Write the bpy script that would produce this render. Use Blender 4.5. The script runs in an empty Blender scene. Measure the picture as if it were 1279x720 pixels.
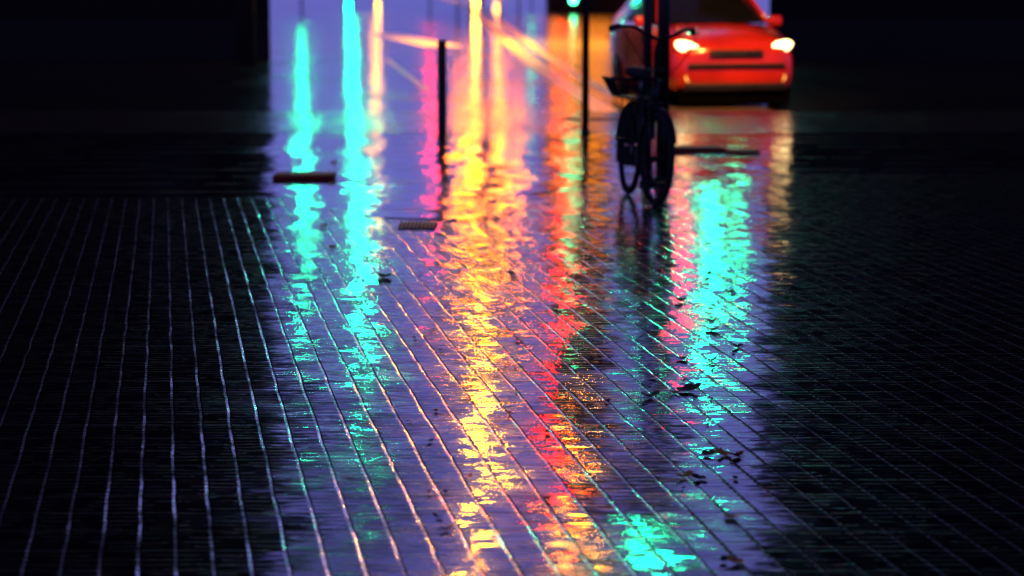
import bpy, bmesh, math, random
from mathutils import Vector, Matrix, Euler
random.seed(11)
R = math.radians
sc = bpy.context.scene
COL = sc.collection

# ------------------------------------------------------------------ camera
F, CH, HOR = 2500.0, 1.6, -20.0             # focal length in photo pixels, eye height, horizon row
PITCH = math.atan((360 - HOR) / F)
cam = bpy.data.cameras.new('camera')
co = bpy.data.objects.new('camera', cam); COL.objects.link(co)
co.location = (0, 0, CH); co.rotation_euler = (math.pi / 2 - PITCH, 0, 0)
cam.sensor_width = 36; cam.lens = F / 1279 * 36
cam.clip_start = 0.1; cam.clip_end = 6000
cam.dof.use_dof = True; cam.dof.focus_distance = 8.2; cam.dof.aperture_fstop = 2.0
sc.camera = co

def ray(px, py):
    a, b = (px - 639.5) / F, -(py - 359.5) / F
    c, s = math.cos(PITCH), math.sin(PITCH)
    return Vector((a, c + b * s, -s + b * c))
def gp(px, py, z=0.0):                       # a point of the ground seen at this photo pixel
    d = ray(px, py); t = (z - CH) / d.z
    return Vector((d.x * t, d.y * t, z))
def mirror(px, py, D):                       # where a lamp D metres away hangs so that wet ground mirrors it there
    d = ray(px, py)
    return Vector((d.x / d.y * D, D, -(CH + d.z / d.y * D)))

# ------------------------------------------------------------------ materials
class NT:
    def __init__(s, mat):
        s.t = mat.node_tree; s.n = s.t.nodes; s.l = s.t.links
    def new(s, kind, **kw):
        n = s.n.new(kind)
        for k, v in kw.items(): setattr(n, k, v)
        return n
    def put(s, sock, v):
        if isinstance(v, bpy.types.NodeSocket): s.l.new(v, sock)
        else: sock.default_value = v
    def m(s, op, a, b=0.0, c=None):
        n = s.new('ShaderNodeMath', operation=op)
        s.put(n.inputs[0], a); s.put(n.inputs[1], b)
        if c is not None: s.put(n.inputs[2], c)
        return n.outputs[0]
    def noise(s, vec, scale, detail=2.0, rough=0.5):
        n = s.new('ShaderNodeTexNoise'); s.put(n.inputs['Vector'], vec)
        n.inputs['Scale'].default_value = scale; n.inputs['Detail'].default_value = detail
        n.inputs['Roughness'].default_value = rough
        return n
    def comb(s, x, y, z=0.0):
        n = s.new('ShaderNodeCombineXYZ')
        for i, v in enumerate((x, y, z)): s.put(n.inputs[i], v)
        return n.outputs[0]
    def sep(s, v):
        n = s.new('ShaderNodeSeparateXYZ'); s.put(n.inputs[0], v); return n.outputs
    def ramp(s, f, stops):
        n = s.new('ShaderNodeValToRGB'); s.put(n.inputs[0], f)
        e = n.color_ramp.elements
        while len(e) > len(stops): e.remove(e[-1])
        while len(e) < len(stops): e.new(0.5)
        for k, (p, c) in zip(e, stops): k.position = p; k.color = (*c, 1)
        return n.outputs[0]
    def mixc(s, f, a, b):
        n = s.new('ShaderNodeMix', data_type='RGBA')
        s.put(n.inputs[0], f); s.put(n.inputs[6], a); s.put(n.inputs[7], b)
        return n.outputs[2]
    def mixf(s, f, a, b):
        n = s.new('ShaderNodeMix', data_type='FLOAT')
        s.put(n.inputs[0], f); s.put(n.inputs[2], a); s.put(n.inputs[3], b)
        return n.outputs[0]

def mat(name):
    m = bpy.data.materials.new(name); m.use_nodes = True
    return m, NT(m), m.node_tree.nodes['Principled BSDF']

def solid(name, col, rough=0.5, metal=0.0, var=0.25, scale=9.0, coat=0.0):
    m, t, b = mat(name)
    pos = t.new('ShaderNodeTexCoord').outputs['Object']
    n = t.noise(pos, scale, 4.0, 0.6).outputs[0]
    lo = tuple(c * (1 - var) for c in col); hi = tuple(min(1, c * (1 + var)) for c in col)
    t.put(b.inputs['Base Color'], t.ramp(n, [(0.3, lo), (0.7, hi)]))
    t.put(b.inputs['Roughness'], t.m('MULTIPLY_ADD', n, 0.25, rough - 0.12))
    b.inputs['Metallic'].default_value = metal
    b.inputs['Coat Weight'].default_value = coat
    b.inputs['Coat Roughness'].default_value = 0.08
    return m

def glow(name, col, strength):
    m, t, b = mat(name)
    pos = t.new('ShaderNodeTexCoord').outputs['Object']
    n = t.noise(pos, 6.0).outputs[0]
    b.inputs['Base Color'].default_value = (*[0.3 * c for c in col], 1)
    b.inputs['Emission Color'].default_value = (*col, 1)
    t.put(b.inputs['Emission Strength'], t.m('MULTIPLY_ADD', n, strength * 0.4, strength * 0.8))
    return m

def wet(name, base, rough, tilts, groove=None, puddle=0.0, speck=0.0, slab=None, ior=1.5, patch=(2.6, 1.5, 0.50)):
    """wet stone: the normal is tilted by layers of noise (sx, sy, ax, ay) in world metres"""
    m, t, b = mat(name)
    P = t.new('ShaderNodeNewGeometry').outputs['Position']
    x, y, _ = t.sep(P)
    nx, ny = 0.0, 0.0
    first = None
    for (sx, sy, ax, ay, det) in tilts:
        v = t.comb(t.m('MULTIPLY', x, sx), t.m('MULTIPLY', y, sy))
        n = t.noise(v, 1.0, det, 0.55)
        c = t.sep(n.outputs['Color'])
        nx = t.m('ADD', nx, t.m('MULTIPLY', t.m('SUBTRACT', c[0], 0.5), ax))
        ny = t.m('ADD', ny, t.m('MULTIPLY', t.m('SUBTRACT', c[1], 0.5), ay))
    big = t.noise(t.comb(t.m('MULTIPLY', x, 0.9), t.m('MULTIPLY', y, 0.45)), 1.0, 4.0, 0.6).outputs[0]
    fine = t.noise(P, 55.0, 3.0, 0.6).outputs[0]
    pud = t.m('SMOOTH_MIN', 1.0, t.m('MAXIMUM', 0.0, t.m('MULTIPLY', t.m('SUBTRACT', big, 0.5), 6.0)), 0.1)
    col = t.ramp(fine, [(0.3, tuple(c * 0.55 for c in base)), (0.7, tuple(c * 1.4 for c in base))])
    rg = t.m('MULTIPLY_ADD', big, 0.10, rough - 0.05)
    pn = t.noise(t.comb(t.m('MULTIPLY', x, patch[0]), t.m('MULTIPLY', y, patch[1])), 1.0, 5.0, 0.62).outputs[0]
    pm = t.m('MAXIMUM', 0.0, t.m('MINIMUM', 1.0, t.m('MULTIPLY', t.m('SUBTRACT', pn, patch[2]), 7.0)))
    rg = t.m('MULTIPLY_ADD', pm, 0.07, rg)
    b.inputs['Specular IOR Level'].default_value = 0.5
    spec = t.m('MULTIPLY_ADD', pm, -0.20, 0.5); t.put(b.inputs['Specular IOR Level'], spec)
    if slab:
        W, L = slab
        cu = t.m('DIVIDE', x, W); cv = t.m('DIVIDE', y, L)
        fu = t.m('FRACT', cu); fv = t.m('FRACT', cv)
        wn = t.new('ShaderNodeTexWhiteNoise', noise_dimensions='2D')
        t.put(wn.inputs['Vector'], t.comb(t.m('FLOOR', cu), t.m('FLOOR', cv)))
        c = t.sep(wn.outputs['Color'])
        ny = t.m('ADD', ny, t.m('MULTIPLY', t.m('SUBTRACT', c[1], 0.5), 0.010))
        nx = t.m('ADD', nx, t.m('MULTIPLY', t.m('SUBTRACT', c[0], 0.5), 0.02))
        j = t.m('MULTIPLY', t.m('LESS_THAN', fv, 0.03 / L), t.m('GREATER_THAN', big, 0.45))
        col = t.mixc(j, col, (0.004, 0.004, 0.004, 1)); rg = t.mixf(j, rg, 0.5)
    if groove:
        W, L, skew = groove
        wob = t.m('MULTIPLY', t.m('SUBTRACT', t.noise(P, 2.5, 2.0).outputs[0], 0.5), 0.016)
        cu = t.m('DIVIDE', t.m('ADD', t.m('MULTIPLY_ADD', y, skew, x), wob), W)
        cv = t.m('DIVIDE', t.m('ADD', y, wob), L)
        fu = t.m('FRACT', cu); fv = t.m('FRACT', cv)
        wn = t.new('ShaderNodeTexWhiteNoise', noise_dimensions='2D')
        t.put(wn.inputs['Vector'], t.comb(t.m('FLOOR', cu), t.m('FLOOR', cv)))
        c = t.sep(wn.outputs['Color'])
        # every brick lies a little differently
        ny = t.m('ADD', ny, t.m('MULTIPLY', t.m('SUBTRACT', c[1], 0.5), 0.030))
        nx = t.m('ADD', nx, t.m('MULTIPLY', t.m('SUBTRACT', c[0], 0.5), 0.03))
        # long joints: a wet arris falling right, its glint painted in, then a dark gap
        glint_noise = t.noise(t.comb(t.m('MULTIPLY', x, 3.0), t.m('MULTIPLY', y, 2.2)), 1.0, 4.0, 0.65).outputs[0]
        wv = t.m('MAXIMUM', 0.0, t.m('MINIMUM', 1.0, t.m('MULTIPLY', t.m('SUBTRACT', glint_noise, 0.38), 5.0)))
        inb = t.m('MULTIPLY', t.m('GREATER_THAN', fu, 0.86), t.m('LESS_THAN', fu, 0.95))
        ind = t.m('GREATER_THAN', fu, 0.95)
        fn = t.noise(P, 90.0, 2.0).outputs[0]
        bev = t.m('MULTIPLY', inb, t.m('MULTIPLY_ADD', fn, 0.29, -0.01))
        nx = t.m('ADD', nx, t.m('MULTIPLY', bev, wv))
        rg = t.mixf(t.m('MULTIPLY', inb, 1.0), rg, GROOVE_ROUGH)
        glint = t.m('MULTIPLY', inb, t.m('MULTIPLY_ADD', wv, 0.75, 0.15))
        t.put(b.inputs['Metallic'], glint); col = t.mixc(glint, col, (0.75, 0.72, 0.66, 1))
        # short joints
        jv = t.m('LESS_THAN', fv, 0.035)
        jn = t.m('MULTIPLY', jv, t.m('MULTIPLY_ADD', c[2], 0.6, 0.3))
        # fine ribs pressed across every brick
        rn = t.noise(t.comb(t.m('MULTIPLY', x, 7.0), t.m('MULTIPLY', y, 11.0)), 1.0, 3.0).outputs[0]
        rf = t.m('FRACT', t.m('DIVIDE', t.m('MULTIPLY_ADD', rn, 0.055, t.m('ADD', y, t.m('MULTIPLY', c[0], 0.012))), 0.046))
        rib = t.m('MULTIPLY', t.m('LESS_THAN', rf, 0.2), t.m('MAXIMUM', 0.0, t.m('MULTIPLY', t.m('SUBTRACT', rn, 0.40), 3.0)))
        ny = t.m('ADD', ny, t.m('MULTIPLY', t.m('SUBTRACT', rf, 0.5), 0.05))
        dark = t.m('MAXIMUM', t.m('MAXIMUM', ind, jn), rib)
        col = t.mixc(dark, col, (0.002, 0.002, 0.002, 1))
        rg = t.mixf(dark, rg, 0.75)
        t.put(b.inputs['Specular IOR Level'], t.m('MAXIMUM', 0.0, t.m('ADD', t.m('MULTIPLY_ADD', dark, -0.5, spec), t.m('MULTIPLY', inb, 0.5))))
    t.put(b.inputs['Base Color'], col)
    t.put(b.inputs['Roughness'], rg)
    b.inputs['IOR'].default_value = ior
    nrm = t.new('ShaderNodeVectorMath', operation='NORMALIZE')
    t.put(nrm.inputs[0], t.comb(nx, ny, 1.0))
    t.put(b.inputs['Normal'], nrm.outputs[0])
    return m
GROOVE_ROUGH = 0.2

# ------------------------------------------------------------------ mesh helpers
def obj(name, bm, m, parent=None, smooth=False, **props):
    me = bpy.data.meshes.new(name)
    if smooth:
        for f in bm.faces: f.smooth = True
    bm.normal_update(); bm.to_mesh(me); bm.free()
    me.materials.append(m)
    o = bpy.data.objects.new(name, me); COL.objects.link(o)
    if parent: o.parent = parent
    for k, v in props.items(): o[k] = v
    return o
def thing(name, label, cat, loc=(0, 0, 0), rz=0.0, group=None):
    o = bpy.data.objects.new(name, None); COL.objects.link(o)
    o.location = loc; o.rotation_euler = (0, 0, rz)
    o['label'] = label; o['category'] = cat
    if group: o['group'] = group
    return o
def tag(o, label, cat, group=None):
    o['label'] = label; o['category'] = cat
    if group: o['group'] = group
    return o
def box(bm, c, s, bevel=0.0, rot=None):
    r = bmesh.ops.create_cube(bm, size=1.0)
    vs = r['verts']
    M = Matrix.Translation(c) @ (rot.to_matrix().to_4x4() if rot else Matrix()) @ Matrix.Diagonal((*s, 1))
    bmesh.ops.transform(bm, matrix=M, verts=vs)
    if bevel:
        es = list({e for v in vs for e in v.link_edges})
        bmesh.ops.bevel(bm, geom=es, offset=bevel, segments=2, affect='EDGES', profile=0.5)
def tube(bm, pts, r, n=8, caps=True):
    pts = [Vector(p) for p in pts]
    rs = r if isinstance(r, (list, tuple)) else [r] * len(pts)
    rings = []; up = None
    for i, p in enumerate(pts):
        d = (pts[min(i + 1, len(pts) - 1)] - pts[max(i - 1, 0)]).normalized()
        if up is None or abs(up.dot(d)) > 0.95:
            up = Vector((0, 0, 1)) if abs(d.z) < 0.9 else Vector((1, 0, 0))
        a = d.cross(up).normalized(); bb = a.cross(d).normalized(); up = bb
        rings.append([bm.verts.new(p + (a * math.cos(2 * math.pi * k / n) + bb * math.sin(2 * math.pi * k / n)) * rs[i]) for k in range(n)])
    for A, B in zip(rings, rings[1:]):
        for k in range(n):
            bm.faces.new((A[k], A[(k + 1) % n], B[(k + 1) % n], B[k]))
    if caps:
        bm.faces.new(rings[0][::-1]); bm.faces.new(rings[-1])
def lathe(bm, prof, c=(0, 0, 0), n=20, axis='z'):
    c = Vector(c); rings = []
    for r, h in prof:
        ring = []
        for k in range(n):
            a = 2 * math.pi * k / n
            p = {'z': (r * math.cos(a), r * math.sin(a), h), 'y': (r * math.cos(a), h, r * math.sin(a)), 'x': (h, r * math.cos(a), r * math.sin(a))}[axis]
            ring.append(bm.verts.new(c + Vector(p)))
        rings.append(ring)
    for A, B in zip(rings, rings[1:]):
        for k in range(n): bm.faces.new((A[k], A[(k + 1) % n], B[(k + 1) % n], B[k]))
    if prof[0][0] > 1e-4: bm.faces.new(rings[0][::-1])
    if prof[-1][0] > 1e-4: bm.faces.new(rings[-1])
    bmesh.ops.recalc_face_normals(bm, faces=bm.faces[:])
def torus(bm, c, Rr, r, axis='y', n=40, k=10, sq=1.0):
    rings = []
    for i in range(n):
        a = 2 * math.pi * i / n; ring = []
        for j in range(k):
            b = 2 * math.pi * j / k
            q = Rr + r * math.cos(b); w = r * sq * math.sin(b)
            ring.append(bm.verts.new(Vector(c) + Vector((q * math.cos(a), w, q * math.sin(a)))))
        rings.append(ring)
    for i in range(n):
        A, B = rings[i], rings[(i + 1) % n]
        for j in range(k): bm.faces.new((A[j], A[(j + 1) % k], B[(j + 1) % k], B[j]))
def sheet(bm, pts):
    bm.faces.new([bm.verts.new(p) for p in pts])
def B(): return bmesh.new()
def azx(px, D): return (px - 639.5) / F * D

# ------------------------------------------------------------------ palette
BLACK = solid('black_paint', (0.006, 0.006, 0.007), 0.45)
RUBBER = solid('tyre_rubber', (0.008, 0.008, 0.008), 0.7)
STEEL = solid('dark_steel', (0.02, 0.018, 0.018), 0.38, 0.6)
CHROME = solid('worn_chrome', (0.22, 0.21, 0.20), 0.3, 0.9)
RED = solid('red_car_paint', (0.50, 0.022, 0.004), 0.22, 0.0, 0.3, 1.6, 0.6)
GLASS = solid('dark_car_glass', (0.006, 0.007, 0.008), 0.12)
VOID = solid('drain_shadow', (0.002, 0.002, 0.002), 0.9); VOID.node_tree.nodes['Principled BSDF'].inputs['Specular IOR Level'].default_value = 0.0
PLATE = solid('number_plate_white', (0.5, 0.5, 0.45), 0.5)
FACADE = solid('dark_render', (0.006, 0.0055, 0.006), 0.9, 0, 0.4, 0.8)
TRIM = solid('dark_stone_trim', (0.02, 0.018, 0.018), 0.85, 0, 0.3, 2)
PANE = solid('unlit_window_glass', (0.005, 0.005, 0.006), 0.35)
BARK = solid('bark', (0.018, 0.013, 0.01), 0.9, 0, 0.5, 12)
FOLIAGE = solid('autumn_foliage', (0.02, 0.024, 0.008), 0.7, 0, 0.6, 3)
REDSTONE = solid('wet_red_kerbstone', (0.28, 0.018, 0.008), 0.7, 0, 0.5, 20)
PAINT = solid('worn_road_paint', (0.75, 0.45, 0.05), 0.30, 0, 0.35, 14)
LEAFM = [solid('brown_leaf', (0.12, 0.045, 0.010), 0.5, 0, 0.5, 40), solid('dark_leaf', (0.012, 0.008, 0.005), 0.55, 0, 0.5, 40),
         solid('yellow_leaf', (0.75, 0.33, 0.03), 0.45, 0, 0.5, 40), solid('rust_leaf', (0.35, 0.07, 0.012), 0.5, 0, 0.5, 40)]

# ------------------------------------------------------------------ setting
KERB_Y0, KERB_Y1 = gp(640, 166).y, gp(640, 139).y
DRAIN_Y = gp(640, 273).y
ROADZ = -0.12

road_mat = wet('wet_asphalt', (0.010, 0.010, 0.012), 0.13,
               [(0.35, 0.10, 0.030, 0.012, 1), (2.0, 0.5, 0.06, 0.022, 2), (8, 3, 0.14, 0.07, 4)], patch=(0.35, 0.22, 0.50))
slab_mat = wet('wet_paving_slabs', (0.007, 0.006, 0.008), 0.085,
               [(0.7, 0.5, 0.10, 0.012, 1), (4.0, 3.0, 0.12, 0.04, 2), (6, 13, 0.20, 0.18, 5)], slab=(1.05, 0.62))
brick_mat = wet('wet_brick_paving', (0.006, 0.005, 0.007), 0.085,
                [(1.3, 1.3, 0.09, 0.035, 2), (4.0, 8.0, 0.06, 0.06, 2), (9, 34, 0.11, 0.19, 5)], groove=(0.105, 0.205, 0.172))
kerb_mat = wet('wet_granite_kerb', (0.06, 0.048, 0.036), 0.17,
               [(1.0, 3.0, 0.10, 0.03, 2), (8, 12, 0.20, 0.10, 3)], slab=(1.3, 5.0))
rough_mat = wet('rough_wet_asphalt', (0.20, 0.16, 0.11), 0.15,
                [(0.5, 0.2, 0.05, 0.02, 1), (12, 5, 0.15, 0.04, 2)])

bm = B(); sheet(bm, [(-2500, KERB_Y1 - 0.05, ROADZ), (2500, KERB_Y1 - 0.05, ROADZ), (2500, 5000, ROADZ), (-2500, 5000, ROADZ)])
obj('road', bm, road_mat, kind='structure')
SEAM = [Vector((-60, gp(350, 247).y, 0))] + [gp(*q_) for q_ in ((350, 247), (420, 262), (480, 272), (560, 275), (625, 273), (672, 250), (730, 232), (830, 222), (929, 216))] + [Vector((60, gp(929, 214).y, 0))]
bm = B(); sheet(bm, [(-60, -25, 0), (60, -25, 0)] + SEAM[::-1])
obj('brick_pavement', bm, brick_mat, kind='structure')
bm = B(); sheet(bm, SEAM + [(60, KERB_Y0, 0), (-60, KERB_Y0, 0)])
obj('slab_pavement', bm, slab_mat, kind='structure')
# granite kerb along the pavement edge
bm = B(); box(bm, (0, (KERB_Y0 + KERB_Y1) / 2, -0.10), (120, KERB_Y1 - KERB_Y0 - 0.006, 0.206), 0.012)
obj('kerb', bm, kerb_mat, kind='structure')
# slot drain across the pavement: a grate with slots
dr = thing('drain_grate', 'dark iron drain grate let into the paving below the bollard', 'drain', gp(522, 282))
bm = B()
for k in range(9): box(bm, ((k - 4) * 0.026, 0, 0.002), (0.010, 0.30, 0.010), 0.002)
for dy in (-.16, 0, .16): box(bm, (0, dy, 0.0035), (0.25, 0.02, 0.012), 0.002)
obj('grate', bm, BLACK, dr)
bm = B(); box(bm, (0, 0, -0.004), (0.25, 0.34, 0.012)); obj('pit', bm, VOID, dr)
bm = B()
for a_, c_ in zip(SEAM[3:5], SEAM[4:6]): tube(bm, [a_ + Vector((0, 0, -0.006)), c_ + Vector((0, 0, -0.006))], 0.011, 8)
obj('drain_slot', bm, VOID, kind='structure')
# lane beyond the curved line: coarser asphalt
cur = [(1.22, 27.5), (1.08, 30.5), (0.72, 37), (0.10, 52), (-0.75, 78), (-2.2, 120), (-6.3, 205), (-16, 330)]
def curve_x(Y):
    for (x0, y0), (x1, y1) in zip(cur, cur[1:]):
        if y0 <= Y <= y1:
            return x0 + (x1 - x0) * (Y - y0) / (y1 - y0)
    return cur[0][0] if Y < cur[0][1] else cur[-1][0]
bm = B()
Ys = [KERB_Y1 + 0.1 + (330 - KERB_Y1) * (i / 60) ** 2 for i in range(60)]
L = [bm.verts.new((curve_x(Y), Y, ROADZ + 0.004)) for Y in Ys]; Rr = [bm.verts.new((curve_x(Y) + 1.75 + Y * 0.022, Y, ROADZ + 0.004)) for Y in Ys]
for i in range(len(Ys) - 1): bm.faces.new((L[i], Rr[i], Rr[i + 1], L[i + 1]))
obj('car_lane', bm, rough_mat, kind='structure')
# the two painted edge lines that curve away
for off, w in ((-0.10, 0.26), (0.32, 0.17)):
    bm = B(); prev = None
    for Y in Ys:
        x0 = curve_x(Y) + off * (1 + Y / 120); ww = w * (1 + Y / 90)
        a, b_ = bm.verts.new((x0, Y, ROADZ + 0.008)), bm.verts.new((x0 + ww, Y, ROADZ + 0.008))
        if prev: bm.faces.new((prev[0], prev[1], b_, a))
        prev = (a, b_)
    obj('painted_line', bm, PAINT, kind='structure')

def stripe(p0, p1, w):
    a, c_ = gp(*p0, ROADZ + 0.004), gp(*p1, ROADZ + 0.004); n_ = Vector((-(c_ - a).y, (c_ - a).x, 0)).normalized() * w
    bm = B(); sheet(bm, [a - n_, c_ - n_, c_ + n_, a + n_] if n_.y > 0 else [a + n_, c_ + n_, c_ - n_, a - n_]); obj('painted_line', bm, PAINT, kind='structure')
stripe((478, 42), (556, 58), 0.55); stripe((484, 74), (532, 112), 0.07); stripe((340, 9), (378, 9), 1.5)
# low red kerbstones lying across the slabs
def kerbstone(px0, px1, py, h, d, label):
    a, b_ = gp(px0, py), gp(px1, py)
    bm = B(); c = (a + b_) / 2
    box(bm, (0, d / 2, h / 2 - 0.005), ((b_ - a).length, d, h), 0.012)
    o = obj('kerbstone', bm, REDSTONE); o.location = c
    tag(o, label, 'kerbstone', 'low red kerbstones on the slab paving')
kerbstone(340, 416, 225, 0.045, 0.34, 'low dark red kerbstone at the left edge under the teal reflection')
kerbstone(838, 906, 190, 0.045, 0.35, 'dark red kerbstone on the slabs right of the bicycle wheels')
kerbstone(909, 950, 192, 0.03, 0.30, 'flatter red kerbstone at the far right of the slab paving')
kerbstone(700, 800, 150, 0.018, 0.25, 'thin red kerbstone at the pavement edge behind the bicycle')

# ------------------------------------------------------------------ street furniture
# bollard
p = gp(552.5, 170)
b0 = thing('bollard', 'plain black square bollard standing alone near the kerb', 'bollard', p)
bm = B(); box(bm, (0, 0, 0.5), (0.092, 0.092, 1.0), 0.006); obj('post', bm, BLACK, b0)
bm = B(); box(bm, (0, 0, 1.0), (0.098, 0.098, 0.03), 0.008); obj('cap', bm, BLACK, b0)
bm = B(); box(bm, (0, 0, 0.006), (0.16, 0.16, 0.012), 0.003); obj('base_plate', bm, STEEL, b0)

# thin sign post
p = gp(731, 166)
s0 = thing('sign_post', 'thin dark post left of the bicycle, running up out of view', 'post', p)
bm = B(); tube(bm, [(0, 0, 0), (0, 0, 3.2)], 0.040, 14); obj('post', bm, STEEL, s0, True)
bm = B(); lathe(bm, [(0.055, 0), (0.055, 0.015), (0.045, 0.04), (0.042, 0.05)], n=16); obj('base_collar', bm, STEEL, s0, True)
bm = B(); lathe(bm, [(0.28, -0.006), (0.28, 0.006)], (0, -0.05, 2.8), 28, 'y'); obj('sign_plate', bm, STEEL, s0)

def post(px, py, r, h, label):
    o = thing('parking_post', label, 'post', gp(px, py), 0, 'black posts behind the bicycle')
    bm = B(); tube(bm, [(0, 0, 0), (0, 0, h)], r, 16); obj('shaft', bm, BLACK, o, True)
    bm = B(); lathe(bm, [(r * 1.7, 0), (r * 1.7, 0.02), (r * 1.15, 0.06)], n=18); obj('base_collar', bm, BLACK, o, True)
    bm = B(); lathe(bm, [(r * 1.05, h - 0.02), (r * 1.05, h), (r * 0.5, h + 0.03)], n=18); obj('cap', bm, BLACK, o, True)
    return o
post(807, 231, 0.034, 2.6, 'thinner of the two black posts behind the bicycle, the left one')
q = post(827, 229, 0.050, 2.9, 'thicker of the two black posts behind the bicycle, the right one')
bm = B(); box(bm, (-0.12, -0.07, 2.55), (0.72, 0.03, 0.75), 0.01); obj('sign_plate', bm, BLACK, q)

# bicycle: local x forward, built at its rear/front wheel contact line
WB = 1.02
fr, rr_ = gp(817, 258), gp(784, 242.5)
d = (fr - rr_); yaw = math.atan2(d.y, d.x); mid = (fr + rr_) / 2
WB = d.length
bike = thing('bicycle', 'black upright bicycle facing the viewer, parked against two black posts', 'bicycle', mid, yaw)
bike.rotation_euler = Euler((R(-3), 0, yaw), 'XYZ')
wr = 0.345
def wheel(x, turn=0.0):
    bm = B(); torus(bm, (0, 0, 0), wr - 0.023, 0.023, n=48, k=10)
    w = obj('wheel', bm, RUBBER, bike, True); w.location = (x, 0, wr); w.rotation_euler = (0, 0, turn)
    bm = B(); torus(bm, (0, 0, 0), wr - 0.052, 0.013, n=48, k=6, sq=0.9); obj('rim', bm, STEEL, w, True)
    bm = B()
    for i in range(28):
        a = 2 * math.pi * i / 28; s = 1 if i % 2 else -1
        a2 = a + (0.5 if i % 4 < 2 else -0.5)
        tube(bm, [(0.02 * math.cos(a2), 0.025 * s, 0.02 * math.sin(a2)), ((wr - 0.06) * math.cos(a), 0, (wr - 0.06) * math.sin(a))], 0.0013, 4)
    obj('spokes', bm, STEEL, w)
    bm = B(); lathe(bm, [(0.012, -0.05), (0.024, -0.04), (0.018, -0.02), (0.018, 0.02), (0.024, 0.04), (0.012, 0.05)], n=12, axis='y'); obj('hub', bm, STEEL, w, True)
    # mudguard
    bm = B(); rg = []
    for i in range(22):
        a = R(-20) + R(205) * i / 21 if x < 0 else R(8) + R(150) * i / 21
        row = []
        for (dy, dr) in ((-0.032, -0.012), (-0.018, 0.004), (0, 0.008), (0.018, 0.004), (0.032, -0.012)):
            q = wr + 0.022 + dr
            row.append(bm.verts.new((-q * math.cos(a), dy, q * math.sin(a))))
        rg.append(row)
    for A, C in zip(rg, rg[1:]):
        for k in range(4): bm.faces.new((A[k], A[k + 1], C[k + 1], C[k]))
    g = obj('mudguard', bm, BLACK, bike, True); g.location = (x, 0, wr); g.rotation_euler = (0, 0, turn)
    return w
RX, FX = -WB / 2, WB / 2
wheel(RX); wheel(FX, R(5))
bbp = (RX + 0.40, 0, 0.29); seat_top = (RX + 0.23, 0, 0.78); head_t = (FX - 0.20, 0, 0.93); head_b = (FX - 0.145, 0, 0.74)
bm = B()
tube(bm, [bbp, seat_top], 0.017, 10); tube(bm, [(head_b[0], 0, head_b[2] + .02), (RX + 0.33, 0, 0.47)], 0.017, 10)
tube(bm, [head_b, bbp], 0.019, 10); tube(bm, [head_b, head_t], 0.021, 10)
for s in (-1, 1):
    tube(bm, [(bbp[0], 0.02 * s, bbp[2]), (RX, 0.065 * s, wr)], 0.010, 8)
    tube(bm, [(seat_top[0] - .01, 0.02 * s, 0.74), (RX, 0.065 * s, wr)], 0.009, 8)
obj('frame', bm, BLACK, bike, True)
bm = B()
for s in (-1, 1):
    tube(bm, [(head_b[0] + .005, 0.03 * s, 0.73), (FX - 0.09, 0.05 * s, 0.58), (FX, 0.055 * s, wr)], [0.016, 0.014, 0.009], 8)
box(bm, (head_b[0] + .003, 0, 0.735), (0.05, 0.10, 0.035), 0.01)
obj('fork', bm, BLACK, bike, True)
bm = B(); tube(bm, [head_t, (head_t[0] - 0.035, 0, 1.12), (head_t[0] + 0.03, 0, 1.20)], 0.013, 8)
bar = obj('handlebar', bm, STEEL, bike, True)
bx = head_t[0] + 0.03
for s in (-1, 1):
    bm = B(); pts = [(bx, 0, 1.20), (bx + 0.03, 0.09 * s, 1.23), (bx + 0.01, 0.19 * s, 1.285), (bx - 0.08, 0.265 * s, 1.285), (bx - 0.17, 0.29 * s, 1.27)]
    tube(bm, pts, 0.014, 8); obj('bar_tube', bm, STEEL, bar, True)
    bm = B(); tube(bm, [(bx - 0.10, 0.272 * s, 1.283), (bx - 0.23, 0.31 * s, 1.262)], [0.021, 0.024], 10); obj('grip', bm, RUBBER, bar, True)
    bm = B(); tube(bm, [(bx - 0.07, 0.262 * s, 1.28), (bx - 0.03, 0.30 * s, 1.262), (bx - 0.13, 0.335 * s, 1.242)], 0.006, 6); obj('brake_lever', bm, CHROME, bar, True)
    bm = B(); tube(bm, [(bx - 0.05, 0.275 * s, 1.27), (bx + 0.10, 0.25 * s, 1.20), (bx + 0.13, 0.15 * s, 1.05), (bx + 0.08, 0.05 * s, 0.92), (head_t[0] + 0.02, 0.0, 0.84)], 0.0035, 6); obj('brake_cable', bm, RUBBER, bar, True)
bm = B(); lathe(bm, [(0.0, 0.02), (0.03, 0.015), (0.036, 0), (0.02, -0.05), (0.0, -0.06)], (head_t[0] + 0.09, 0, 0.98), 16, 'x')
hl = obj('headlamp', bm, STEEL, bike, True)
# saddle
bm = B()
secs = [(-0.14, 0.085, 0.0), (-0.10, 0.105, 0.012), (-0.02, 0.085, 0.005), (0.06, 0.04, 0.0), (0.12, 0.024, -0.004), (0.145, 0.01, -0.012)]
rg = []
for (sx, hw, dz) in secs:
    rg.append([bm.verts.new((seat_top[0] - 0.02 + sx, hw * math.cos(a), 0.945 + dz + 0.032 * math.sin(a) - (0.02 if math.sin(a) < 0 else 0))) for a in [2 * math.pi * k / 14 for k in range(14)]])
for A, C in zip(rg, rg[1:]):
    for k in range(14): bm.faces.new((A[k], A[(k + 1) % 14], C[(k + 1) % 14], C[k]))
bm.faces.new(rg[0][::-1]); bm.faces.new(rg[-1]); bmesh.ops.recalc_face_normals(bm, faces=bm.faces[:])
sd = obj('saddle', bm, RUBBER, bike, True)
bm = B(); tube(bm, [seat_top, (seat_top[0] - 0.03, 0, 0.92)], 0.013, 8); obj('seat_post', bm, CHROME, bike, True)
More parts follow.
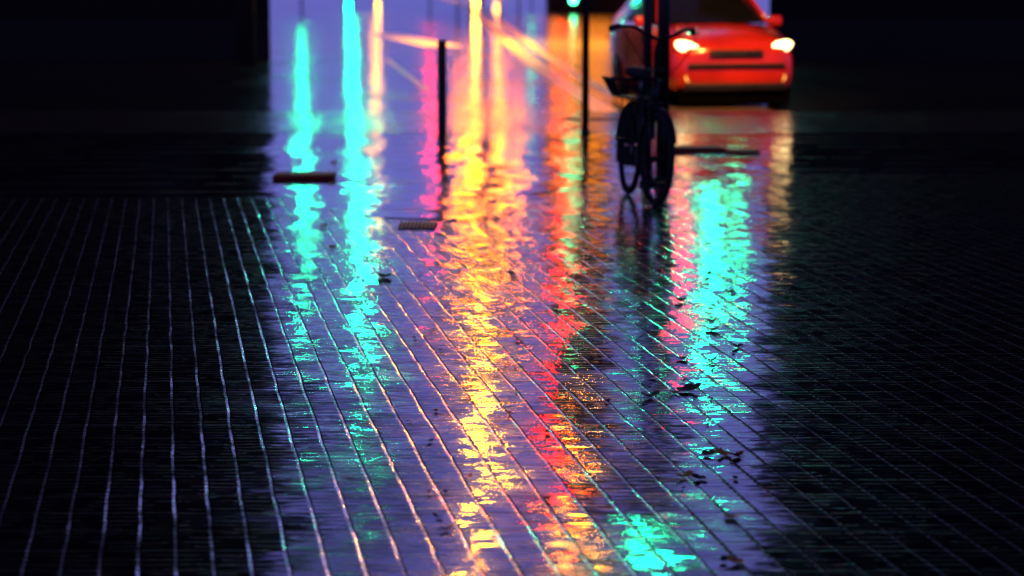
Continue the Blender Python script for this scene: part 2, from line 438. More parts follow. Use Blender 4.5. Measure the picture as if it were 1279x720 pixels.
for s in (-1, 1):
    bm = B(); pts = [Vector((RX + 0.335 * math.cos(a), 0.045 * s, wr + 0.335 * math.sin(a))) for a in [R(8) + R(164) * k / 20 for k in range(21)]]
    vs_ = [bm.verts.new(p_) for p_ in pts] + [bm.verts.new(p_ + Vector((0, 0.004 * s, 0))) for p_ in pts]
    bm.faces.new(vs_[:21]); bm.faces.new(vs_[:20:-1])
    for k in range(20): bm.faces.new((vs_[k], vs_[k + 1], vs_[22 + k], vs_[21 + k]))
    bm.faces.new((vs_[20], vs_[0], vs_[21], vs_[41])); bmesh.ops.recalc_face_normals(bm, faces=bm.faces[:])
    obj('coat_guard', bm, BLACK, bike)
# rear rack and the basket bolted to it
bm = B()
for s in (-1, 1):
    tube(bm, [(RX - 0.22, 0.06 * s, 0.735), (RX + 0.20, 0.06 * s, 0.735)], 0.006, 6)
    tube(bm, [(RX - 0.10, 0.065 * s, 0.735), (RX, 0.07 * s, wr)], 0.005, 6)
for i in range(5): tube(bm, [(RX - 0.20 + i * 0.09, -0.06, 0.735), (RX - 0.20 + i * 0.09, 0.06, 0.735)], 0.004, 6)
obj('rear_rack', bm, STEEL, bike, True)
bm = B()
lev = [(0.745, 0.15, 0.13), (0.79, 0.165, 0.155), (0.835, 0.175, 0.18), (0.88, 0.19, 0.205)]
cx = RX - 0.03
for i, (z, hx, hy) in enumerate(lev):
    r_ = 0.008 if i == 3 else 0.004
    c4 = [(cx - hx, -hy, z), (cx + hx, -hy, z), (cx + hx, hy, z), (cx - hx, hy, z)]
    for k in range(4): tube(bm, [c4[k], c4[(k + 1) % 4]], r_, 6)
(z0, hx0, hy0), (z1, hx1, hy1) = lev[0], lev[3]
for k in range(15):
    f = -1 + 2 * k / 14
    for s in (-1, 1):
        tube(bm, [(cx + f * hx0, s * hy0, z0), (cx + f * hx1, s * hy1, z1)], 0.004, 5)
        tube(bm, [(cx + s * hx0, f * hy0, z0), (cx + s * hx1, f * hy1, z1)], 0.004, 5)
box(bm, (cx, 0, 0.745), (0.29, 0.25, 0.006))
obj('basket', bm, BLACK, bike)
for s in (1,):
    bm = B(); box(bm, (RX + 0.06, 0.10 * s, 0.58), (0.30, 0.08, 0.30), 0.03); pn = obj('pannier_bag', bm, RUBBER, bike, True)
    bm = B(); box(bm, (RX + 0.06, 0.10 * s, 0.70), (0.31, 0.095, 0.09), 0.025); obj('flap', bm, BLACK, pn, True)
# chain case, cranks, pedals, stand
bm = B(); box(bm, ((bbp[0] + RX) / 2 + 0.03, -0.055, 0.315), (0.52, 0.03, 0.15), 0.014, Euler((0, R(-4), 0))); obj('chain_guard', bm, BLACK, bike)
for s in (-1, 1):
    bm = B(); tube(bm, [(bbp[0], 0.07 * s, bbp[2]), (bbp[0] + 0.03 * s, 0.085 * s, bbp[2] - 0.16 * s)], 0.009, 8); ck = obj('crank', bm, CHROME, bike, True)
    bm = B(); box(bm, (bbp[0] + 0.03 * s, 0.14 * s, bbp[2] - 0.16 * s), (0.085, 0.10, 0.022), 0.005); obj('pedal', bm, RUBBER, ck)
bm = B(); tube(bm, [(bbp[0] - 0.05, 0.04, 0.27), (bbp[0] - 0.12, 0.17, 0.012)], 0.009, 8); obj('kickstand', bm, STEEL, bike, True)

# ------------------------------------------------------------------ red car (local -y is its front)
cc = gp(906, 113)
car = thing('car', 'red car with headlights on driving towards the viewer behind the bicycle', 'car', (2.76, 30.2, ROADZ), R(10))
car.scale = (1.08, 1.06, 1.18)
bm = B()
# sections along the length: y, half width sill, half width belt, z low, z belt, z top, half width top
S = [(-2.02, 0.58, 0.60, 0.30, 0.52, 0.66, 0.50), (-1.97, 0.74, 0.76, 0.22, 0.55, 0.72, 0.62), (-1.80, 0.80, 0.83, 0.19, 0.62, 0.80, 0.70),
     (-1.30, 0.82, 0.86, 0.19, 0.70, 0.89, 0.74), (-0.85, 0.82, 0.87, 0.19, 0.76, 0.96, 0.76), (-0.2, 0.82, 0.87, 0.19, 0.82, 0.98, 0.78),
     (0.8, 0.82, 0.87, 0.19, 0.86, 0.99, 0.78), (1.4, 0.82, 0.86, 0.20, 0.88, 1.0, 0.76), (1.85, 0.78, 0.82, 0.24, 0.86, 0.98, 0.70), (1.98, 0.68, 0.72, 0.34, 0.80, 0.92, 0.60)]
rg = []
for (y, ws, wb, zl, zb, zt, wt) in S:
    half = [(0, zl), (ws * 0.92, zl), (ws, zl + 0.07), (wb, (zl + zb) / 2 + .02), (wb * 0.985, zb), (wt + (wb - wt) * 0.35, zt - 0.02), (wt * 0.6, zt + 0.015), (0, zt + 0.025)]
    full = half + [(-x, z) for (x, z) in half[-2:0:-1]]
    rg.append([bm.verts.new((x, y, z)) for x, z in full])
n = len(rg[0])
for A, C in zip(rg, rg[1:]):
    for k in range(n): bm.faces.new((A[k], A[(k + 1) % n], C[(k + 1) % n], C[k]))
bm.faces.new(rg[0][::-1]); bm.faces.new(rg[-1]); bmesh.ops.recalc_face_normals(bm, faces=bm.faces[:])
obj('body', bm, RED, car, True)
bm = B()
G = [(-0.92, 0.72, 0.96, 0.98), (-0.28, 0.62, 1.0, 1.38), (0.1, 0.60, 1.0, 1.45), (0.9, 0.60, 1.0, 1.44), (1.45, 0.60, 1.0, 1.30), (1.85, 0.66, 0.97, 1.0)]
rg = []
for (y, wt, zb, zt) in G:
    h = zt - zb
    pr = [(0.78, zb), (0.78 - (0.78 - wt) * 0.8, zb + h * 0.8), (wt - 0.06, zb + h * 0.97), (0, zt)]
    full = pr + [(-x, z) for (x, z) in pr[-2::-1]]
    rg.append([bm.verts.new((x, y, z)) for x, z in full])
n = len(rg[0])
for A, C in zip(rg, rg[1:]):
    for k in range(n - 1): bm.faces.new((A[k], A[k + 1], C[k + 1], C[k]))
bmesh.ops.recalc_face_normals(bm, faces=bm.faces[:])
obj('cabin_glass', bm, GLASS, car, True)
bm = B(); box(bm, (0, 0.5, 1.445), (1.14, 1.1, 0.045), 0.02); obj('roof', bm, RED, car, True)
for s in (-1, 1):
    bm = B(); tube(bm, [(0.76 * s, -0.90, 0.98), (0.615 * s, -0.26, 1.37), (0.585 * s, 0.1, 1.43)], 0.03, 8); obj('windscreen_pillar', bm, RED, car, True)
    bm = B(); box(bm, (0.93 * s, -0.62, 1.0), (0.20, 0.10, 0.13), 0.035); obj('wing_mirror', bm, RED, car, True)
    bm = B(); lathe(bm, [(0.0, 0.0), (0.09, -0.005), (0.115, 0.02), (0.12, 0.09)], (0.60 * s, -1.97, 0.70), 20, 'y')
    bmesh.ops.scale(bm, vec=(1.6, 1, 0.62), space=Matrix.Translation((-0.60 * s, 1.97, -0.70)), verts=bm.verts)
    bmesh.ops.rotate(bm, cent=(0.60 * s, -1.97, 0.70), matrix=Matrix.Rotation(R(-20) * s, 3, 'Y'), verts=bm.verts)
    obj('headlight', bm, glow('headlight_beam', (1.0, 0.72, 0.30), 7.0), car, True)
    bm = B(); lathe(bm, [(0, 0), (0.05, 0), (0.06, 0.03)], (0.62 * s, -2.0, 0.36), 14, 'y'); obj('fog_lamp', bm, glow('fog_lamp_glow', (1.0, 0.45, 0.08), 2.0), car, True)
    for yy in (-1.22, 1.22):
        bm = B(); lathe(bm, [(0.18, -0.10), (0.29, -0.10), (0.315, -0.07), (0.315, 0.07), (0.29, 0.10), (0.18, 0.10)], n=28, axis='x')
        w = obj('wheel', bm, RUBBER, car, True); w.location = (0.76 * s, yy, 0.315)
        bm = B(); lathe(bm, [(0.0, 0.085), (0.06, 0.09), (0.19, 0.07), (0.2, 0.105)], n=24, axis='x'); o = obj('hub_cap', bm, STEEL, w, True); o.rotation_euler = (0, 0, 0 if s > 0 else math.pi)
bm = B(); box(bm, (0, -0.04, 0.135), (1.50, 3.86, 0.20), 0.03); obj('under_car_shade', bm, VOID, car)  # black block fills the gap as the shade under the car
bm = B(); box(bm, (0, -2.035, 0.50), (1.30, 0.05, 0.055), 0.015); obj('bumper_strip', bm, BLACK, car)
bm = B(); box(bm, (0, -2.02, 0.635), (0.72, 0.05, 0.10), 0.015); gr = obj('grille', bm, BLACK, car)
bm = B(); box(bm, (0, -2.05, 0.635), (0.70, 0.012, 0.014), 0.003); obj('chrome_bar', bm, CHROME, gr)
bm = B(); box(bm, (0, -2.0, 0.25), (1.35, 0.10, 0.09), 0.02); obj('lower_grille', bm, BLACK, car)
for s_ in (-1, 1):
    bm = B(); tube(bm, [(0.66 * s_, -1.93, 0.80), (0.62 * s_, -1.3, 0.905), (0.66 * s_, -0.86, 0.975)], 0.008, 5)
    obj('bonnet_seam', bm, BLACK, car)
for s_ in (-1, 1):
    bm = B(); tube(bm, [(0.872 * s_, -0.55, 0.30), (0.884 * s_, -0.55, 0.55), (0.86 * s_, -0.6, 0.90)], 0.008, 5); obj('door_seam', bm, BLACK, car)
    bm = B(); tube(bm, [(0.872 * s_, 0.55, 0.30), (0.884 * s_, 0.55, 0.55), (0.855 * s_, 0.55, 0.92)], 0.008, 5)
    obj('door_seam', bm, BLACK, car)

# ------------------------------------------------------------------ fallen leaves
def leaf_mesh(kind, rnd):
    bm = B(); n = 26; c = bm.verts.new((0, 0, 0.012)); ring = []; mid_ = []
    for k in range(n):
        a = 2 * math.pi * k / n
        if kind == 0: r = 0.5 * (0.70 + 0.30 * abs(math.cos(2.5 * a)) ** 0.7) * (1 + rnd.uniform(-.1, .1))
        else: r = 0.5 * (0.45 + 0.55 * abs(math.cos(a)) ** 1.4) * (1 + 0.07 * (-1) ** k)
        x, y = r * math.cos(a), r * math.sin(a)
        z = 0.02 + CURL[kind] * (x * x * 1.2 + y * y * 1.6) + rnd.uniform(0, 0.035)
        ring.append(bm.verts.new((x, y, z))); mid_.append(bm.verts.new((x * .5, y * .5, 0.02 + z * 0.35)))
    for k in range(n):
        j = (k + 1) % n
        bm.faces.new((c, mid_[k], mid_[j])); bm.faces.new((mid_[k], ring[k], ring[j], mid_[j]))
    tube(bm, [(-0.46, 0, 0.04), (-0.56, 0.02, 0.04), (-0.66, 0.06, 0.05)], 0.014, 5)
    return bm
CURL = [0.4, 0.8]
rnd = random.Random(5)
LM = {}
def leaf(px, py, size, mi, kind, label, tilt=0.0):
    o = obj('fallen_leaf', leaf_mesh(kind, rnd), LEAFM[mi], None, True)
    o.location = gp(px, py) + Vector((0, 0, 0.002)); o.scale = (size, size, size)
    o.rotation_euler = (tilt * 0.5, rnd.uniform(-.15, .15), rnd.uniform(0, 6.28))
    tag(o, label, 'leaf', 'fallen leaves on the wet paving')
named = [
 (480, 347, .10, 1, 0, 'dark upright curled leaf beside the wide teal streak, alone on the left', 0.5),
 (640, 344, .065, 1, 1, 'small black leaf lying in the orange glow at the middle of the paving', 0),
 (694, 385, .065, 1, 1, 'black leaf just above the bright red patch on the bricks', 0),
 (648, 426, .05, 1, 0, 'small dark leaf between the gold streak and the red patch', 0),
 (653, 461, .035, 1, 1, 'tiny dark leaf left of the middle of the red patch', 0),
 (737, 450, .05, 1, 0, 'left one of two small dark leaves right of the red patch', 0),
 (749, 448, .04, 1, 1, 'right one of two small dark leaves right of the red patch', 0),
 (752, 375, .04, 1, 1, 'small dark leaf under the reflection of the bicycle', 0),
 (850, 377, .075, 1, 1, 'flat dark leaf at the left edge of the wide teal patch', 0),
 (836, 379, .045, 3, 0, 'small reddish leaf beside the flat dark leaf by the teal patch', 0),
 (885, 344, .05, 1, 1, 'dark leaf in the brightest top part of the right teal patch', 0),
 (888, 383, .05, 1, 1, 'dark leaf in the middle of the right teal patch', 0),
 (888, 398, .05, 0, 0, 'little brown leaf above the yellow-brown leaf in the teal patch', 0.2),
 (891, 413, .085, 2, 0, 'yellow-brown curled leaf in the teal patch at the right', 0.25),
 (914, 366, .06, 0, 0, 'brown leaf near the right end of the bricks below the car', 0.2),
 (921, 434, .06, 1, 1, 'dark leaf at the right edge level with the red patch', 0),
 (852, 449, .06, 1, 0, 'dark leaf with lobes at the lower left of the teal patch', 0.2),
 (889, 452, .05, 1, 1, 'small dark leaf at the lower right of the teal patch', 0),
 (861, 489, .105, 0, 0, 'big curled brown leaf below the teal patch', 0.35),
 (843, 492, .05, 2, 1, 'small yellow leaf touching the big curled brown leaf', 0),
 (817, 472, .05, 1, 1, 'dark leaf left of and above the big curled brown leaf', 0.2),
 (812, 497, .085, 0, 1, 'dull brown leaf lying left of the big curled brown leaf', 0),
 (885, 569, .06, 0, 0, 'brown leaf at the left end of the lower row of leaves at the right', 0.3),
 (902, 569, .07, 2, 0, 'yellowish leaf in the middle of the lower row of leaves at the right', 0.3),
 (921, 571, .06, 3, 1, 'rusty leaf at the right end of the lower row of leaves', 0.2),
 (855, 597, .06, 2, 1, 'yellow leaf by the foot of the lower teal streak, right of it', 0.2),
 (872, 599, .06, 1, 0, 'dark lobed leaf right of the yellow leaf near the lower teal streak', 0.3),
 (915, 648, .055, 2, 0, 'orange leaf alone at the right, third from the bottom', 0.3),
 (918, 704, .06, 2, 0, 'bright orange leaf in the bottom right corner of the paving', 0.3),
 (904, 702, .04, 1, 1, 'dark leaf beside the bright orange leaf in the bottom right corner', 0),
 (558, 663, .045, 1, 1, 'dark wet leaf at the bottom between two gold joints', 0),
 (546, 647, .035, 1, 1, 'very small dark leaf above the dark wet leaf at the bottom', 0),
 (418, 204, .07, 2, 0, 'yellow leaf on the slabs between the two teal streaks at the left', 0.4),
 (414, 230, .06, 2, 0, 'yellow leaf lying by the end of the left red kerbstone', 0.4),
 (404, 284, .07, 3, 0, 'rust coloured leaf on the bricks at the left, upper one', 0.3),
 (416, 310, .06, 2, 0, 'orange leaf on the bricks at the left, lower one', 0.3),
]
for a in named: leaf(*a)
for i in range(64):
    px, py = rnd.uniform(470, 925), rnd.uniform(300, 640)
    leaf(px, py, rnd.uniform(.018, .035), rnd.choice([0, 1, 3]), 1, 'tiny scrap of dark leaf stuck to the wet bricks')

# ------------------------------------------------------------------ tree at the left, out of the light
def tree(loc, h, rad, label, crown_z, clumps=46, leaf_k=1.0):
    t = thing('tree', label, 'tree', loc)
    bm = B(); tube(bm, [(0, 0, 0), (0.05, 0.02, 2), (0.0, 0, 4), (0.1, 0, h * 0.8)], [0.2, 0.16, 0.13, 0.05], 10)
    for k in range(9):
        a = k * 2.4; z = crown_z * 0.75 + k * 0.35
        tube(bm, [(0, 0, z), (math.cos(a) * rad * .4, math.sin(a) * rad * .4, z + .8), (math.cos(a) * rad * .8, math.sin(a) * rad * .8, z + 1.5)], [0.07, 0.045, 0.015], 6)
    obj('trunk', bm, BARK, t, True)
    bm = B(); r2 = random.Random(3)
    cl = [(Vector((r2.gauss(0, rad * .42), r2.gauss(0, rad * .42), crown_z + (h - crown_z) * r2.uniform(.05, .95))), r2.uniform(.5, 1.0) * rad / 3.4) for _ in range(clumps)]
    for c, cr in cl:
        for _ in range(130):
            v = Vector((r2.gauss(0, 1), r2.gauss(0, 1), r2.gauss(0, .8))); p_ = c + v.normalized() * cr * r2.random() ** .4
            e = Euler((r2.uniform(0, 6), r2.uniform(0, 6), r2.uniform(0, 6))).to_matrix(); s = r2.uniform(.08, .16) * rad / 3.4 * leaf_k
            bm.faces.new([bm.verts.new(p_ + e @ Vector(q_)) for q_ in ((-s, 0, 0), (0, -s * .5, 0), (s, 0, 0), (0, s * .5, 0))])
    obj('crown', bm, FOLIAGE, t)
tree((-5.3, 40, 0), 10.3, 3.5, 'dark leafy street tree at the left in front of the unlit building', 5.2)

tree((azx(602, 190), 190, ROADZ), 34, 4.4, 'added dark tree far down the street, blocking sky behind the orange lamps', 11.0, 110, 1.9)  # added tree: its dense crown keeps sky out of the orange streaks
# ------------------------------------------------------------------ added dark buildings that block sky either side of the street mouth
win_cache = {}
def building(name, quad, h, label, cols=9, rows=7):
    """quad: front-left, front-right, back-right, back-left ground corners"""
    t = thing(name, label, 'building', (quad[0][0], quad[0][1], ROADZ))
    o = Vector((quad[0][0], quad[0][1], 0)); Q = [Vector((x, y, 0)) - o for x, y in quad]
    bm = B()
    lo = [bm.verts.new(q_) for q_ in Q]; hi = [bm.verts.new(q_ + Vector((0, 0, h))) for q_ in Q]
    for k in range(4): bm.faces.new((lo[k], lo[(k + 1) % 4], hi[(k + 1) % 4], hi[k]))
    bm.faces.new(hi); bmesh.ops.recalc_face_normals(bm, faces=bm.faces[:])
    obj('wall', bm, FACADE, t)
    W = Q[1].x - Q[0].x
    bm = B(); box(bm, (W / 2, -0.15, h - 0.2), (W + 0.4, 0.28, 0.5), 0.05); obj('cornice', bm, TRIM, t)
    bm = B(); box(bm, (W / 2, -0.08, 0.45), (W, 0.15, 0.9), 0.03); obj('plinth', bm, TRIM, t)
    for i in range(cols):
        for j in range(rows):
            bm = B()
            x = W * (i + .5) / cols; z = 2.0 + (h - 3.5) * (j + .35) / rows
            for dx in (-.62, .62): box(bm, (x + dx, -.05, z + .9), (.12, .096, 1.9))
            box(bm, (x, -.05, z - .01), (1.12, .094, .1)); box(bm, (x, -.05, z + 1.8), (1.12, .094, .1)); box(bm, (x, -.05, z + .9), (.07, .06, 1.7))
            f = obj('window', bm, TRIM, t)
            bm = B(); box(bm, (x, -.02, z + .9), (1.12, .03, 1.7)); obj('pane', bm, PANE, f)
    return t
building('sky_block_building', [(-48, 46), (azx(340, 46), 46), (azx(335, 62), 62), (-48, 62)], 34, 'tall unlit building added left of the street mouth to block sky', 9, 8)
building('sky_block_building', [(azx(958, 46), 46), (48, 46), (48, 62), (azx(960, 62), 62)], 34, 'tall unlit building added right of the street mouth to block sky', 9, 8)

# added building: lit windows tint the lane orange, the tower blocks sky
shop = thing('added_building', 'added building far down the lane, warm windows tint it and a dark tower blocks sky', 'building', (azx(684, 120), 120, ROADZ))
W = azx(800, 120) - azx(684, 120)
bm = B(); box(bm, (W / 2, 4, 4.6), (W, 7.9, 9.2), 0.05); obj('wall', bm, TRIM, shop)
TW = azx(764, 120) - azx(684, 120)
bm = B(); box(bm, (TW / 2, 4.1, 19.5), (TW, 7.0, 20.5), 0.06); tw = obj('tower', bm, FACADE, shop)  # added dark backing that keeps sky out of the red reflections
bm = B(); r4 = bmesh.ops.create_cone(bm, cap_ends=True, segments=4, radius1=TW * 0.74, radius2=0.05, depth=3.2, matrix=Matrix.Translation((TW / 2, 4.1, 31.3)) @ Matrix.Rotation(R(45), 4, 'Z')); obj('roof', bm, TRIM, tw)
bm = B(); box(bm, (W / 2, -0.3, 4.4), (W, 0.9, 0.18), 0.03, Euler((R(14), 0, 0))); obj('awning', bm, REDSTONE, shop)
WARM_GLOW = glow('added_warm_glow', (1.0, 0.25, 0.012), 2.2)  # added emitter that turns the wet lane orange
for i in range(3):
    bm = B(); box(bm, (W * (i + .5) / 3, -0.03, 2.9), (W / 3 - 0.14, 0.08, 2.6), 0.01); w = obj('added_window', bm, WARM_GLOW, shop)
for i in range(3):
    for j in range(2):
        bm = B(); box(bm, (W * (i + .5) / 3, -0.03, 5.7 + j * 2.2), (W / 3 - 0.3, 0.08, 1.7), 0.01); obj('window', bm, WARM_GLOW, shop)

# ------------------------------------------------------------------ lit lamps the wet ground mirrors
TEAL, GOLD, ORANGE, REDL, PINK = (0.0, 1.0, 0.40), (1.0, 0.34, 0.0), (1.0, 0.17, 0.0), (1.0, 0.003, 0.006), (1.0, 0.006, 0.004)
LABELS = {}
def pole_for(o, z, m=STEEL):
    bm = B(); tube(bm, [(0, 0.16, -z), (0, 0.16, 0.55)], 0.05, 8); obj('pole', bm, m, o, True)
def signal(px, py, D, col, e, r, label, which):
    """three-aspect traffic signal, one lens lit"""
    c = mirror(px, py, D)
    o = thing('traffic_signal', label, 'traffic light', c, 0, 'traffic signals along the street')
    bm = B(); box(bm, (0, 0.06, 0), (r * 2.8, 0.2, r * 7.6), 0.02); obj('housing', bm, BLACK, o)
    bm = B(); box(bm, (0, 0.17, 0), (r * 3.6, 0.012, r * 8.6), 0.003); obj('backboard', bm, BLACK, o)
    for k in range(3):
        z = (1 - k) * r * 2.4
        bm = B(); lathe(bm, [(0, -0.075), (r * .7, -0.065), (r, -0.045)], (0, 0, z), 20, 'y')
        lit = k == which
        obj('lens', bm, glow('lit_lens', col, e) if lit else PANE, o, True)
        bm = B()
        pts = [(r * 1.1 * math.cos(a), r * 1.1 * math.sin(a)) for a in [math.pi * i / 10 for i in range(11)]]
        A = [bm.verts.new((x, -0.045, z + y)) for x, y in pts]; C = [bm.verts.new((x, -0.16, z + y)) for x, y in pts]
        for i in range(10): bm.faces.new((A[i], A[i + 1], C[i + 1], C[i]))
        obj('visor', bm, BLACK, o)
    if D >= 90: pole_for(o, c.z - ROADZ)
    else:
        bm = B(); tube(bm, [(0, 0.06, r * 3.8), (0, 0.06, WIRE[D] - c.z)], 0.02, 6); obj('hanger', bm, STEEL, o)
    return o
def lantern(px, py, D, col, e, r, label):
    """street lantern: opal globe under a shade"""
    c = mirror(px, py, D)
    o = thing('street_lamp', label, 'street lamp', c, 0, 'street lamps along the street')
    bm = B(); lathe(bm, [(0.001, -r), (r * .6, -r * .8), (r * .95, -r * .3), (r, 0), (r * .9, r * .4), (r * .6, r * .75)], n=18); obj('globe', bm, glow('lamp_glow', col, e), o, True)
    bm = B(); lathe(bm, [(r * 1.5, r * .5), (r * 1.1, r * .85), (r * .3, r * 1.2), (0.03, r * 1.6)], n=18); obj('shade', bm, BLACK, o, True)
    if D >= 90:
        bm = B(); tube(bm, [(0, 0.5, -(c.z - ROADZ)), (0, 0.5, r * 1.6), (0, 0.3, r * 2.2), (0, 0, r * 1.6)], 0.045, 8); obj('pole', bm, STEEL, o, True)
    else:
        bm = B(); tube(bm, [(0, 0, r * 1.6), (0, 0, WIRE[D] - c.z)], 0.018, 6); obj('hanger', bm, STEEL, o)
    return o
WIRE = {50: 12.5, 58: 12.0}
for D, z in WIRE.items():
    bm = B(); xl, xr = azx(339, D), azx(959, D)
    tube(bm, [(xl + (xr - xl) * k / 16, D, z + 0.25 * (2 * k / 16 - 1) ** 2) for k in range(17)], 0.012, 6)
    tag(obj('span_wire', bm, STEEL), 'steel span wire %s the street between the two dark buildings' % ('nearer, crossing' if D == 50 else 'farther, crossing'), 'wire')
K = 0.62
signal(378, 110, 110, TEAL, 194.688 * K, .16, 'green traffic signal farthest left, standing on a pole', 2)
signal(380, 225, 110, TEAL, 780 * K, .16, 'green traffic signal high on a pole at the far left', 2)
signal(436, 20, 215, TEAL, 873.6 * K, .30, 'small distant green signal low over the street, left', 2)
signal(441, 95, 130, TEAL, 588 * K, .22, 'green signal on a pole, second from the left', 2)
signal(452, 335, 58, TEAL, 1528.07 * K, .13, 'green signal hanging from the wire on the left', 2)
lantern(472, 15, 215, GOLD, 448 * K, .25, 'low distant gold lamp left of the street middle')
lantern(469, 115, 150, GOLD, 330 * K, .22, 'gold lamp on a tall pole left of the street middle')
signal(538, 160, 120, PINK, 682.5 * K, .16, 'red signal on a pole left of the street middle', 0)
lantern(594, 18, 215, GOLD, 1456 * K, .34, 'brightest distant gold lamp at the street middle')
lantern(588, 210, 95, ORANGE, 943.488 * K, .20, 'orange lamp on a pole at the street middle')
lantern(625, 190, 100, ORANGE, 748.8 * K, .20, 'orange lamp on a pole right of the street middle')
lantern(606, 390, 58, GOLD, 342.72 * K, .13, 'gold lamp hanging over the middle from the farther wire')
lantern(598, 530, 50, GOLD, 3492.72 * K, .12, 'gold lamp hanging over the middle from the nearer wire')
signal(664, 105, 140, TEAL, 75 * K, .16, 'dim green signal on a pole just right of the street middle', 2)
signal(703, 100, 112, REDL, 630 * K, .20, 'red signal on a pole right of the street middle', 0)
signal(703, 470, 58, REDL, 1903.15 * K, .15, 'red signal hanging from the farther wire', 0)
lantern(726, 520, 50, ORANGE, 300 * K, .12, 'orange lamp hanging from the nearer wire')
lantern(722, 705, 50, GOLD, 1728 * K, .12, 'gold lamp hung highest on the nearer wire')
signal(716, 40, 116, (0.05, 1, .35), 36 * K, .20, 'small distant green signal right of the street middle', 2)
signal(716, 275, 58, TEAL, 112.5 * K, .12, 'dim green signal hanging low from the wire', 2)
signal(888, 270, 58, TEAL, 645.12 * K, .15, 'bright green signal hanging low at the right', 2)
signal(880, 420, 50, TEAL, 844.8 * K, .13, 'green signal hanging at the right from the nearer wire', 2)
signal(806, 690, 50, TEAL, 2358.72 * K, .13, 'green signal hung high at the right on the nearer wire', 2)
signal(848, 315, 58, REDL, 520 * K, .13, 'red signal hanging at the right from the farther wire', 0)

lantern(572, 215, 95, ORANGE, 658.56 * K, .18, 'orange lamp left of the three orange lamps on poles at the street middle')
lantern(648, 225, 98, ORANGE, 537.6 * K, .18, 'orange lamp right of the three orange lamps on poles at the street middle')
signal(866, 185, 100, REDL, 676 * K, .18, 'added red signal on a pole behind the red car, reddens the slabs', 0)  # added signal, stands in for the car's red reflection on the slabs
lantern(912, 200, 100, ORANGE, 420 * K, .18, 'added orange lamp on a pole behind the red car, warms the slabs')  # added lamp, warms the slabs where the car reflects
signal(384, 330, 58, TEAL, 225 * K, .10, 'green signal hanging farthest left from the wire', 2)
lantern(620, 38, 215, GOLD, 302.4 * K, .30, 'distant gold lamp just right of the brightest gold lamp')
ln = lantern(640, 385, 58, GOLD, 30 * K, .12, 'added lamp hanging over the curved painted lines to brighten them')
s2 = bpy.data.lights.new('line_fill_lamp', 'SPOT'); s2.energy = 20000; s2.color = (1.0, 0.50, 0.03); s2.spot_size = R(140); s2.spot_blend = 0.9; s2.shadow_soft_size = 0.12  # added spot that turns the painted lines bright yellow
o2 = bpy.data.objects.new('line_fill_lamp', s2); COL.objects.link(o2); o2.parent = ln; o2.location = (0, 0, -0.2)
signal(918, 330, 50, TEAL, 300 * K, .12, 'green signal hanging farthest right from the nearer wire', 2)
signal(799, 575, 50, TEAL, 190 * K, .11, 'green signal on the nearer wire just under the highest green one', 2)
signal(453, 560, 50, TEAL, 110 * K, .10, 'faint green signal hanging at the left from the nearer wire', 2)
# added street lamp out of view: its spot lights the lane and the car
sl = thing('street_lamp', 'added street lamp out of view beside the road, lights the red car', 'street lamp', (6.6, 22.0, 0))
bm = B(); tube(bm, [(0, 0, 0), (0, 0, 5.8), (-0.5, 0, 6.5), (-1.6, 0, 6.7), (-3.0, 0, 6.7)], [0.09, 0.07, 0.06, 0.05, 0.045], 12); obj('pole', bm, STEEL, sl, True)
bm = B(); box(bm, (-3.3, 0, 6.72), (0.75, 0.3, 0.12), 0.04); hd = obj('lantern_hood', bm, BLACK, sl, True)
sp = bpy.data.lights.new('car_fill_lamp', 'SPOT'); sp.energy = 6200; sp.color = (1.0, 0.36, 0.07); sp.spot_size = R(48); sp.spot_blend = 0.8; sp.shadow_soft_size = 0.12
so = bpy.data.objects.new('car_fill_lamp', sp); COL.objects.link(so); so.parent = sl; so.location = (-3.3, 0, 6.6)
dirv = Vector((1.9, 30, 0.2)) - Vector((3.3, 22, 6.6)); so.rotation_euler = dirv.to_track_quat('-Z', 'Y').to_euler()

# ------------------------------------------------------------------ dusk sky
w = bpy.data.worlds.new('World'); sc.world = w; w.use_nodes = True
t = w.node_tree; bg = t.nodes['Background']
sky = t.nodes.new('ShaderNodeTexSky'); sky.sky_type = 'NISHITA'; sky.sun_disc = False
SUN_EL, SUN_ROT = R(1.5), R(200)
sky.sun_elevation = SUN_EL; sky.sun_rotation = SUN_ROT
bw = t.nodes.new('ShaderNodeRGBToBW'); t.links.new(sky.outputs[0], bw.inputs[0])
mx = t.nodes.new('ShaderNodeMix'); mx.data_type = 'RGBA'; mx.blend_type = 'MULTIPLY'; mx.inputs[0].default_value = 1.0
t.links.new(bw.outputs[0], mx.inputs[6]); mx.inputs[7].default_value = (0.34, 0.34, 1.30, 1)
m2 = t.nodes.new('ShaderNodeMix'); m2.data_type = 'RGBA'; m2.inputs[0].default_value = 0.55
t.links.new(mx.outputs[2], m2.inputs[6]); m2.inputs[7].default_value = (1.42, 1.40, 5.6, 1)
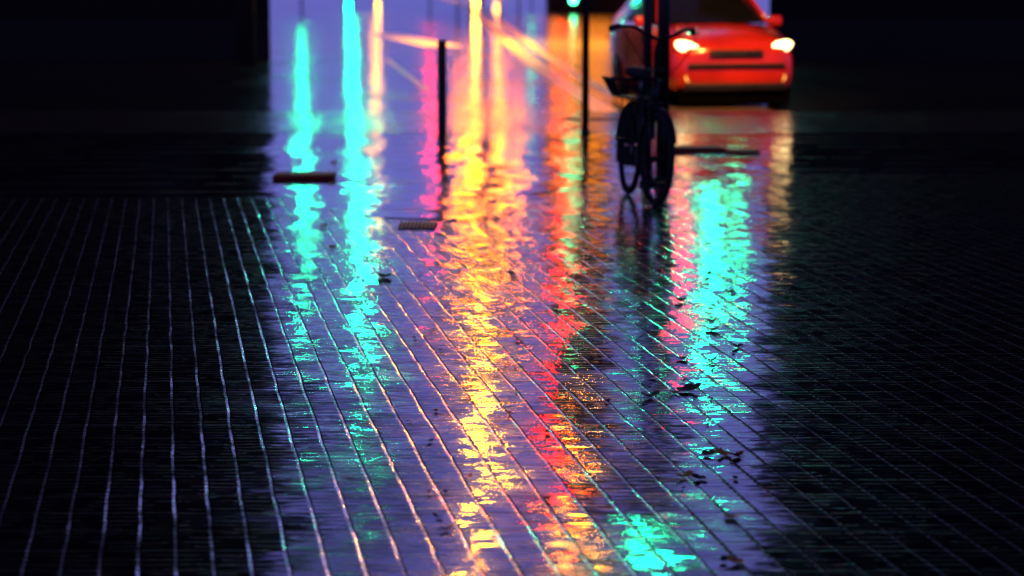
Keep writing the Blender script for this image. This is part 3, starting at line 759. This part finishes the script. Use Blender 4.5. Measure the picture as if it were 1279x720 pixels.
tc = t.nodes.new('ShaderNodeTexCoord'); sx = t.nodes.new('ShaderNodeSeparateXYZ'); t.links.new(tc.outputs['Generated'], sx.inputs[0])
mr = t.nodes.new('ShaderNodeMapRange'); t.links.new(sx.outputs[2], mr.inputs[0])
for i, v in enumerate((0.0, 0.25, 1.0, 2.3)): mr.inputs[1 + i].default_value = v
m3 = t.nodes.new('ShaderNodeVectorMath'); m3.operation = 'SCALE'
hi = t.nodes.new('ShaderNodeMapRange'); hi.interpolation_type = 'SMOOTHSTEP'; t.links.new(sx.outputs[2], hi.inputs[0])
for i, v in enumerate((0.32, 0.62, 1.0, 0.12)): hi.inputs[1 + i].default_value = v
bk = t.nodes.new('ShaderNodeMapRange'); bk.interpolation_type = 'SMOOTHSTEP'; t.links.new(sx.outputs[1], bk.inputs[0])
for i, v in enumerate((-0.2, 0.7, 0.25, 1.0)): bk.inputs[1 + i].default_value = v
q1 = t.nodes.new('ShaderNodeMath'); q1.operation = 'MULTIPLY'; t.links.new(mr.outputs[0], q1.inputs[0]); t.links.new(hi.outputs[0], q1.inputs[1])
q2 = t.nodes.new('ShaderNodeMath'); q2.operation = 'MULTIPLY'; t.links.new(q1.outputs[0], q2.inputs[0]); t.links.new(bk.outputs[0], q2.inputs[1])
t.links.new(m2.outputs[2], m3.inputs[0]); t.links.new(q2.outputs[0], m3.inputs[3])
t.links.new(m3.outputs[0], bg.inputs[0]); bg.inputs[1].default_value = 0.145
sun = bpy.data.lights.new('sun', 'SUN'); sun.energy = 0.02; sun.angle = R(12); sun.color = (1.0, 0.8, 0.7)
su = bpy.data.objects.new('sun', sun); COL.objects.link(su)
su.rotation_euler = (R(88), 0, R(180) - SUN_ROT)

# ------------------------------------------------------------------ render settings
sc.render.engine = 'CYCLES'
sc.view_settings.view_transform = 'Standard'; sc.view_settings.look = 'None'; sc.view_settings.exposure = 0
sc.cycles.use_denoising = True
sc.cycles.sample_clamp_indirect = 6.0
sc.cycles.max_bounces = 5
